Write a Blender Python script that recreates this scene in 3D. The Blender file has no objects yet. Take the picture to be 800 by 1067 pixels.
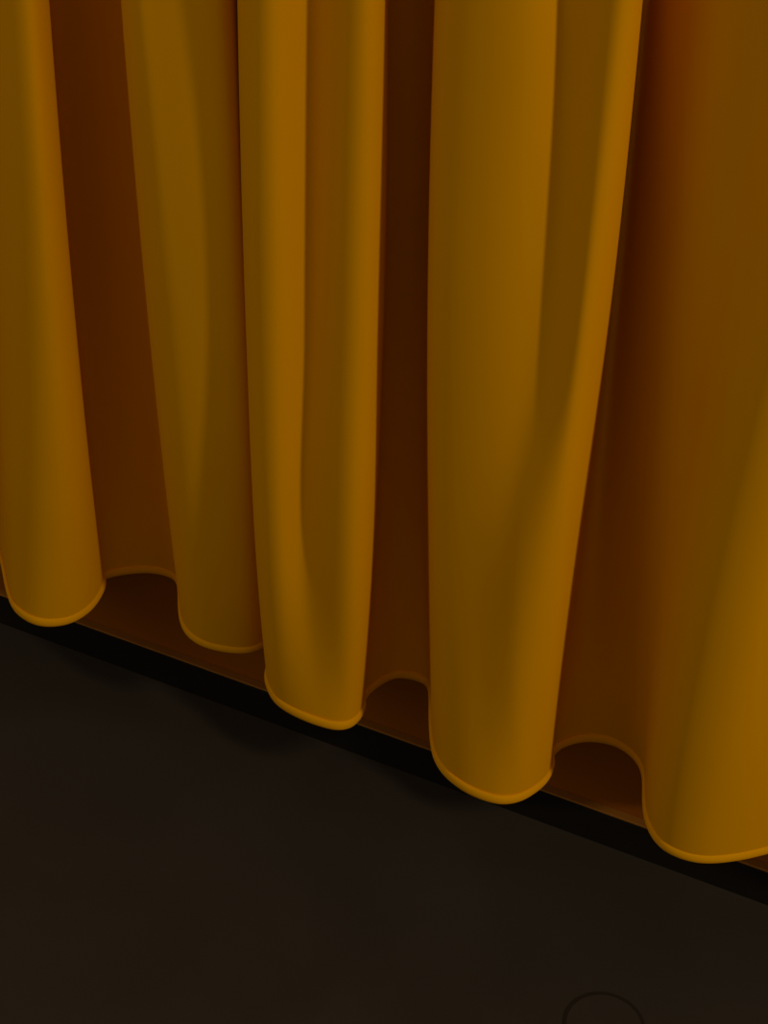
import bpy, math
from mathutils import Vector, Matrix, noise

SC = bpy.context.scene
COL = SC.collection

# ------------------------------------------------------------------ camera
F = 1743.0                                  # focal length in pixels of the 800x1067 frame
H = 1.5
dn = Vector((370 - 400, 2900 - 533.5, F)).normalized()           # world down, seen from the camera
lf = Vector((-3950 - 400, -806 - 533.5, F))                      # direction of the receding wall
lf = (lf - lf.dot(dn) * dn).normalized()
Zc = -dn
Xc = -lf
Yc = Zc.cross(Xc)
R = Matrix((Xc, Yc, Zc))                    # camera (right, down, forward) -> world
def ray(u, v):
    return R @ Vector((u - 400, v - 533.5, F))
_r = ray(400, 796.5)
CAM = Vector((0, -0.012 + H / _r.z * _r.y, H))
def at_z(u, v, z):
    r = ray(u, v)
    return CAM + r * ((z - CAM.z) / r.z)
def at_y(u, v, y):
    r = ray(u, v)
    return CAM + r * ((y - CAM.y) / r.y)

cam_data = bpy.data.cameras.new('camera')
cam = bpy.data.objects.new('camera', cam_data)
COL.objects.link(cam)
cam_data.sensor_fit = 'VERTICAL'
cam_data.sensor_height = 36.0
cam_data.lens = F / 1067.0 * 36.0
cam_data.clip_start = 0.05
rot = Matrix((R @ Vector((1, 0, 0)), R @ Vector((0, -1, 0)), R @ Vector((0, 0, -1)))).transposed()
cam.matrix_world = Matrix.Translation(CAM) @ rot.to_4x4()
SC.camera = cam

# --------------------------------------------------------------- materials
def new_mat(name):
    m = bpy.data.materials.new(name)
    m.use_nodes = True
    nt = m.node_tree
    b = nt.nodes['Principled BSDF']
    return m, nt, b

def cloth_material(name, c0, c1, weave=1.0, thin=0.0):
    m, nt, b = new_mat(name)
    tc = nt.nodes.new('ShaderNodeTexCoord')
    n = nt.nodes.new('ShaderNodeTexNoise')
    n.inputs['Scale'].default_value = 9.0
    n.inputs['Detail'].default_value = 3.0
    mix = nt.nodes.new('ShaderNodeMix')
    mix.data_type = 'RGBA'
    mix.inputs['A'].default_value = (*c0, 1)
    mix.inputs['B'].default_value = (*c1, 1)
    nt.links.new(tc.outputs['Object'], n.inputs['Vector'])
    nt.links.new(n.outputs['Fac'], mix.inputs['Factor'])
    nt.links.new(mix.outputs['Result'], b.inputs['Base Color'])
    w = nt.nodes.new('ShaderNodeTexNoise')
    w.inputs['Scale'].default_value = 900.0
    bp = nt.nodes.new('ShaderNodeBump')
    bp.inputs['Strength'].default_value = 0.06 * weave
    bp.inputs['Distance'].default_value = 0.0006
    nt.links.new(tc.outputs['Object'], w.inputs['Vector'])
    nt.links.new(w.outputs['Fac'], bp.inputs['Height'])
    nt.links.new(bp.outputs['Normal'], b.inputs['Normal'])
    b.inputs['Roughness'].default_value = 0.9
    b.inputs['Specular IOR Level'].default_value = 0.0
    if thin:                                # a little light soaks through the cloth
        tl = nt.nodes.new('ShaderNodeBsdfTranslucent')
        ms = nt.nodes.new('ShaderNodeMixShader')
        ms.inputs['Fac'].default_value = thin
        nt.links.new(mix.outputs['Result'], tl.inputs['Color'])
        nt.links.new(b.outputs['BSDF'], ms.inputs[1])
        nt.links.new(tl.outputs['BSDF'], ms.inputs[2])
        nt.links.new(ms.outputs['Shader'], nt.nodes['Material Output'].inputs['Surface'])
    return m

M_CLOTH = cloth_material('mustard_cloth', (0.76, 0.325, 0.0006), (0.81, 0.350, 0.0008), 1.0, 0.08)
M_HEM = cloth_material('mustard_hem', (0.80, 0.345, 0.001), (0.84, 0.37, 0.001))

def floor_material():
    m, nt, b = new_mat('dark_floor')
    tc = nt.nodes.new('ShaderNodeTexCoord')
    n = nt.nodes.new('ShaderNodeTexNoise')
    n.inputs['Scale'].default_value = 4.5
    n.inputs['Detail'].default_value = 4.0
    n.inputs['Roughness'].default_value = 0.45
    n.inputs['Distortion'].default_value = 0.6
    r = nt.nodes.new('ShaderNodeValToRGB')
    r.color_ramp.elements[0].position = 0.30
    r.color_ramp.elements[0].color = (0.037, 0.0283, 0.0200, 1)
    r.color_ramp.elements[1].position = 0.72
    r.color_ramp.elements[1].color = (0.049, 0.0375, 0.0268, 1)
    nt.links.new(tc.outputs['Object'], n.inputs['Vector'])
    nt.links.new(n.outputs['Fac'], r.inputs['Fac'])
    nt.links.new(r.outputs['Color'], b.inputs['Base Color'])
    b.inputs['Roughness'].default_value = 0.75
    b.inputs['Specular IOR Level'].default_value = 0.15
    return m
M_FLOOR = floor_material()

def plain(name, c, rough, spec=0.3, var=0.15, scale=14.0):
    m, nt, b = new_mat(name)
    tc = nt.nodes.new('ShaderNodeTexCoord')
    n = nt.nodes.new('ShaderNodeTexNoise')
    n.inputs['Scale'].default_value = scale
    mix = nt.nodes.new('ShaderNodeMix')
    mix.data_type = 'RGBA'
    mix.inputs['A'].default_value = (*[x * (1 - var) for x in c], 1)
    mix.inputs['B'].default_value = (*[x * (1 + var) for x in c], 1)
    nt.links.new(tc.outputs['Object'], n.inputs['Vector'])
    nt.links.new(n.outputs['Fac'], mix.inputs['Factor'])
    nt.links.new(mix.outputs['Result'], b.inputs['Base Color'])
    b.inputs['Roughness'].default_value = rough
    b.inputs['Specular IOR Level'].default_value = spec
    return m
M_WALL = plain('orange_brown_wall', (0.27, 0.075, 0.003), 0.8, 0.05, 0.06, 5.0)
M_BASE = plain('black_baseboard', (0.011, 0.008, 0.0055), 0.7, 0.1)
M_LIT_EDGE = plain('lit_edge_brown', (0.30, 0.115, 0.012), 0.8, 0.1)  # lit look of the baseboard's upper edge, put into the colour
M_PLATE = plain('dark_cover_plate', (0.042, 0.032, 0.023), 0.7, 0.15)
M_GROOVE = plain('dark_groove', (0.026, 0.0195, 0.0135), 0.9, 0.05)

# ----------------------------------------------------------------- helpers
def mesh_obj(name, verts, faces, mat, parent=None, smooth=False):
    me = bpy.data.meshes.new(name)
    me.from_pydata([tuple(v) for v in verts], [], faces)
    me.materials.append(mat)
    if smooth:
        me.polygons.foreach_set('use_smooth', [True] * len(me.polygons))
    me.update()
    o = bpy.data.objects.new(name, me)
    COL.objects.link(o)
    if parent:
        o.parent = parent
    return o

def box(name, a, b, mat, bevel=0.0, parent=None):
    x0, y0, z0 = a
    x1, y1, z1 = b
    v = [(x0, y0, z0), (x1, y0, z0), (x1, y1, z0), (x0, y1, z0), (x0, y0, z1), (x1, y0, z1), (x1, y1, z1), (x0, y1, z1)]
    f = [(0, 3, 2, 1), (4, 5, 6, 7), (0, 1, 5, 4), (1, 2, 6, 5), (2, 3, 7, 6), (3, 0, 4, 7)]
    o = mesh_obj(name, v, f, mat, parent)
    if bevel:
        m = o.modifiers.new('bevel', 'BEVEL')
        m.width = bevel
        m.segments = 2
    return o

# ----------------------------------------------------------------- setting
BB = 0.0505
fl = box('floor', (-4.0, -4.0, -0.05), (3.0, 0.12, 0.0), M_FLOOR)
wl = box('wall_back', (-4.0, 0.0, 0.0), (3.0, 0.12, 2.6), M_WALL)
bb = box('baseboard_back', (-4.0, -0.012, 0.0), (3.0, 0.0, BB), M_BASE, 0.0008)
tr = box('lit_edge_1', (-4.0, -0.011, BB), (3.0, 0.0, BB + 0.003), M_LIT_EDGE, 0.0008)  # added strip, its colour stands in for light along the baseboard's top edge
for o in (fl, wl, bb, tr):
    o['kind'] = 'structure'

# ----------------------------------------------------------------- curtain
ZH = 0.19
# each row follows one line of the cloth from the hem upwards:
# hem (u, v) | at mid height (u, depth) | at upper height (u, depth)
ROWS = [
 (-190,545, -190,-.10, -190,-.09), (-150,575, -160,-.14, -165,-.13), (-110,588, -120,-.16, -125,-.14),
 (-70,575, -75,-.13, -85,-.12), (-55,555, -60,-.08, -70,-.08),
 (-45,537, -50,-.04, -60,-.04), (-25,540, -35,-.03, -45,-.03), (-5,565, -15,-.04, -30,-.04), (4,592, -6,-.07, -22,-.07),
 # first fold in view
 (9,618, -4,-.10, -22,-.10), (16,636.5, 3,-.13, -14,-.125), (31,648.5, 18,-.15, 0,-.14), (50,653, 36,-.16, 18,-.15),
 (75,649, 56,-.155, 34,-.145), (97,634, 73,-.13, 46,-.12), (109,612, 81,-.10, 52,-.09),
 (107,606, 76,-.065, 47,-.06), (116,601, 86,-.04, 59,-.04), (148,596.5, 118,-.03, 90,-.03),
 (174,600, 149,-.036, 119,-.036), (187,610, 163,-.058, 134,-.058),
 # second fold
 (188,634, 156,-.092, 126,-.09), (191,655, 158,-.12, 128,-.113), (203,669, 175,-.14, 142,-.13),
 (222,677, 195,-.142, 158,-.130), (250,681, 222,-.140, 192,-.129), (270,677, 250,-.134, 232,-.123),
 (288,662, 268,-.105, 251,-.09), (300,642, 268,-.06, 256,-.045), (297,658, 266,-.085, 256,-.07), (285,685, 262,-.10, 250,-.09),
 # third fold
 (278,706, 256,-.13, 247,-.112, 268,-.13), (280.5,720, 259,-.15, 250,-.135, 270,-.15), (288,733, 270,-.164, 264,-.158, 279,-.164),
 (300,742, 288,-.164, 284,-.160, 292,-.166), (316,750, 304,-.150, 304,-.144, 304,-.159), (335,757, 320,-.136, 321,-.127, 318,-.152),
 (352,760.5, 337,-.142, 341,-.132, 334,-.157), (366,757.5, 360,-.156, 366,-.146, 354,-.167), (375,748, 383,-.148, 388,-.141, 374,-.160),
 (379,738, 400,-.115, 405,-.108, 389,-.125),
 (378,732, 396,-.08, 400,-.07), (386,721, 398,-.05, 404,-.045), (404,709, 412,-.04, 418,-.04),
 (418,706, 428,-.035, 432,-.035), (437,710, 442,-.045, 448,-.045), (448,719, 445,-.07, 452,-.065),
 # fourth fold
 (449,745, 445,-.10, 453,-.09, 447,-.11), (450,772, 446,-.13, 454,-.115, 448,-.138), (454,793, 452,-.150, 462,-.135, 454,-.155),
 (466,811, 470,-.160, 484,-.146, 467,-.163), (488,827, 500,-.164, 515,-.150, 484,-.168), (512,836, 530,-.161, 545,-.148, 503,-.172),
 (528,837.5, 560,-.153, 569,-.139, 522,-.177), (543,834, 577,-.153, 590,-.126, 541,-.183), (555,827, 593,-.162, 613,-.135, 560,-.182),
 (566,818, 606,-.167, 636,-.149, 578,-.172), (573,807, 622,-.152, 656,-.146, 591,-.152), (575,797, 634,-.118, 671,-.119, 599,-.12),
 (574,790, 628,-.085, 664,-.08), (582,781, 632,-.05, 668,-.05), (598,774.5, 641,-.040, 676,-.042),
 (617,772.5, 652,-.052, 688,-.060), (641,777, 679,-.078, 726,-.088), (661,791, 709,-.098, 780,-.107),
 (671,810, 735,-.112, 825,-.115),
 # fifth fold
 (671,840, 755,-.135, 855,-.128), (675,862, 775,-.155, 878,-.140), (687,882, 800,-.175, 902,-.152),
 (708,894, 830,-.18, 925,-.157), (735,899.5, 860,-.175, 947,-.152), (770,896, 885,-.16, 965,-.14),
 (800,889, 905,-.14, 980,-.12), (850,876, 925,-.10, 1000,-.09), (880,872, 950,-.06, 1030,-.06),
 (920,885, 985,-.05, 1060,-.05), (950,910, 1010,-.09, 1080,-.08), (975,940, 1030,-.11, 1100,-.10),
 (1030,972, 1080,-.12, 1150,-.11),
]
cols = []
for row in ROWS:                            # some lines also have a fourth point low down: (u, depth)
    ub, vb, um, ym, ut, yt = row[:6]
    pts = [at_z(ub, vb, ZH)]
    if len(row) > 6:
        pts.append(at_y(row[6], 600, row[7]))
    pts += [at_y(um, 350, ym), at_y(ut, 0, yt)]
    cols.append(tuple(pts))

def extend(cols, side):
    """carry the cloth on past the frame with plain folds"""
    end = cols[-1] if side > 0 else cols[0]
    out = []
    for k in range(1, 33):
        ph = k * math.pi / 4
        y = -0.095 - 0.06 * math.cos(ph) if side < 0 else -0.078 - 0.045 * math.cos(ph)
        dx = side * k * 0.024
        out.append(tuple(Vector((p.x + dx + side * 0.012 * math.sin(ph) * 1.5, y, p.z)) for p in end))
    return out
cols = list(reversed(extend(cols, -1))) + cols + extend(cols, 1)

def column_at(c, z):
    """x, y of one cloth line at height z (Hermite through its points, easing to straight above)"""
    n = len(c)
    def slope(i):
        k = min(max(i, 1), n - 2)
        a, b, d = c[k - 1], c[k], c[k + 1]
        h0, h1 = b.z - a.z, d.z - b.z
        s0, s1 = (b - a) / h0, (d - b) / h1
        if i < k:
            return s0 + (s0 - s1) * (h0 / (h0 + h1))
        if i > k:
            return s1 + (s1 - s0) * (h1 / (h0 + h1))
        return (s0 * h1 + s1 * h0) / (h0 + h1)
    if z >= c[-1].z:
        p, t = c[-1], slope(n - 1)
        k = 0.25 * (1 - math.exp(-(z - p.z) / 0.25))
        return Vector((p.x + t.x * k, p.y + t.y * k))
    i = 0
    while i < n - 2 and z > c[i + 1].z:
        i += 1
    a, b = c[i], c[i + 1]
    h = b.z - a.z
    t = (z - a.z) / h
    q = (a * (2 * t ** 3 - 3 * t * t + 1) + slope(i) * (h * (t ** 3 - 2 * t * t + t))
         + b * (3 * t * t - 2 * t ** 3) + slope(i + 1) * (h * (t ** 3 - t * t)))
    return Vector((q.x, q.y))

SUB = 6
def catmull(P):
    out = []
    n = len(P)
    for i in range(n - 1):
        p0 = P[max(i - 1, 0)]
        p1 = P[i]
        p2 = P[i + 1]
        p3 = P[min(i + 2, n - 1)]
        for k in range(SUB):
            t = k / SUB
            t2, t3 = t * t, t * t * t
            out.append(0.5 * (2 * p1 + (p2 - p0) * t + (2 * p0 - 5 * p1 + 4 * p2 - p3) * t2 + (3 * p1 - p0 - 3 * p2 + p3) * t3))
    out.append(P[-1].copy())
    return out

def smooth(P, n):
    for _ in range(n):
        P = [P[0]] + [(P[i - 1] + 2 * P[i] + P[i + 1]) / 4 for i in range(1, len(P) - 1)] + [P[-1]]
    return P

def plan(z, rounds=6):
    return smooth(catmull([column_at(c, z) for c in cols]), rounds)

levels = [ZH + 0.006 + i * 0.02 for i in range(50)] + [1.22, 1.3, 1.4, 1.55, 1.75, 2.0, 2.3]
verts, faces = [], []
for z in levels:
    for p in plan(z):
        verts.append((p.x, min(p.y, -0.008), z))
N = len(verts) // len(levels)
for j in range(len(levels) - 1):
    for i in range(N - 1):
        a = j * N + i
        faces.append((a, a + 1, a + N + 1, a + N))
curtain = bpy.data.objects.new('curtain', None)
COL.objects.link(curtain)
mid = verts[N // 2]
curtain.location = (mid[0], -0.1, ZH)
bpy.context.view_layer.update()
off = Vector(curtain.location)
cloth = mesh_obj('cloth', [Vector(v) - off for v in verts], faces, M_CLOTH, curtain, True)
curtain['label'] = 'mustard yellow fabric curtain hanging in deep folds just above the dark floor'
curtain['category'] = 'curtain'

# rolled hem along the lower edge
base = [Vector((p.x, min(p.y, -0.010))) for p in plan(ZH)]
hv, hf = [], []
SEG = 10
for i, p in enumerate(base):
    t = (base[min(i + 1, N - 1)] - base[max(i - 1, 0)]).normalized()
    nrm = Vector((t.y, -t.x))
    for k in range(SEG):
        a = 2 * math.pi * k / SEG
        q = p + nrm * (0.0032 * math.cos(a))
        hv.append(Vector((q.x, q.y, ZH + 0.0062 + 0.0066 * math.sin(a))) - off)
for i in range(N - 1):
    for k in range(SEG):
        a = i * SEG + k
        b = i * SEG + (k + 1) % SEG
        hf.append((a, b, b + SEG, a + SEG))
hem = mesh_obj('hem', hv, hf, M_HEM, curtain, True)
hem['label'] = 'narrow rolled hem along the lower edge'

# ------------------------------------------------- round cover in the floor
c = at_z(629, 1069, 0.0)
def ring(z, r, n=48):
    return [Vector((r * math.cos(2 * math.pi * k / n), r * math.sin(2 * math.pi * k / n), z)) for k in range(n)]
def lathe(name, prof, mat, parent, cap=True):
    v, f = [], []
    n = 48
    for (r, z) in prof:
        v += ring(z, r, n)
    for j in range(len(prof) - 1):
        for k in range(n):
            f.append((j * n + k, j * n + (k + 1) % n, (j + 1) * n + (k + 1) % n, (j + 1) * n + k))
    if cap:
        f.append(tuple((len(prof) - 1) * n + k for k in range(n)))
    return mesh_obj(name, v, f, mat, parent, False)
cover = bpy.data.objects.new('floor_cover_plate', None)
COL.objects.link(cover)
cover.location = (c.x, c.y, 0)
cover['label'] = 'round dark cover plate set almost flush in the dark floor'
cover['category'] = 'cover plate'
lathe('rim', [(0.0440, 0.0), (0.0440, 0.0006), (0.0405, 0.0006), (0.0405, 0.0002)], M_GROOVE, cover, False)
lathe('plate', [(0.0404, 0.0), (0.0404, 0.0005), (0.0398, 0.0008)], M_PLATE, cover)

# ---------------------------------------------------------------- lighting
aim = Vector((-0.6, -0.1, 0.5))
travel = Vector((-0.455, 0.151, -0.19)).normalized()
kd = bpy.data.lights.new('key_lamp', 'AREA')
kd.shape = 'DISK'
kd.size = 0.20
kd.energy = 39
kd.color = (1.0, 0.88, 0.62)
key = bpy.data.objects.new('key_lamp', kd)
COL.objects.link(key)
key.location = aim - travel * 4.0
key.rotation_euler = travel.to_track_quat('-Z', 'Y').to_euler()

fd = bpy.data.lights.new('fill_lamp', 'AREA')
fd.shape = 'DISK'
fd.size = 1.6
fd.energy = 6.3
fd.color = (1.0, 0.97, 0.72)
fill = bpy.data.objects.new('fill_lamp', fd)
COL.objects.link(fill)
fp = Vector((-2.4, -2.5, 2.2))
fill.location = fp
fill.rotation_euler = (aim - fp).to_track_quat('-Z', 'Y').to_euler()

w = bpy.data.worlds.new('world')
SC.world = w
w.use_nodes = True
w.node_tree.nodes['Background'].inputs['Color'].default_value = (1.0, 0.86, 0.68, 1)
w.node_tree.nodes['Background'].inputs['Strength'].default_value = 0.20

SC.view_settings.view_transform = 'Standard'
SC.view_settings.look = 'None'
SC.view_settings.exposure = 0
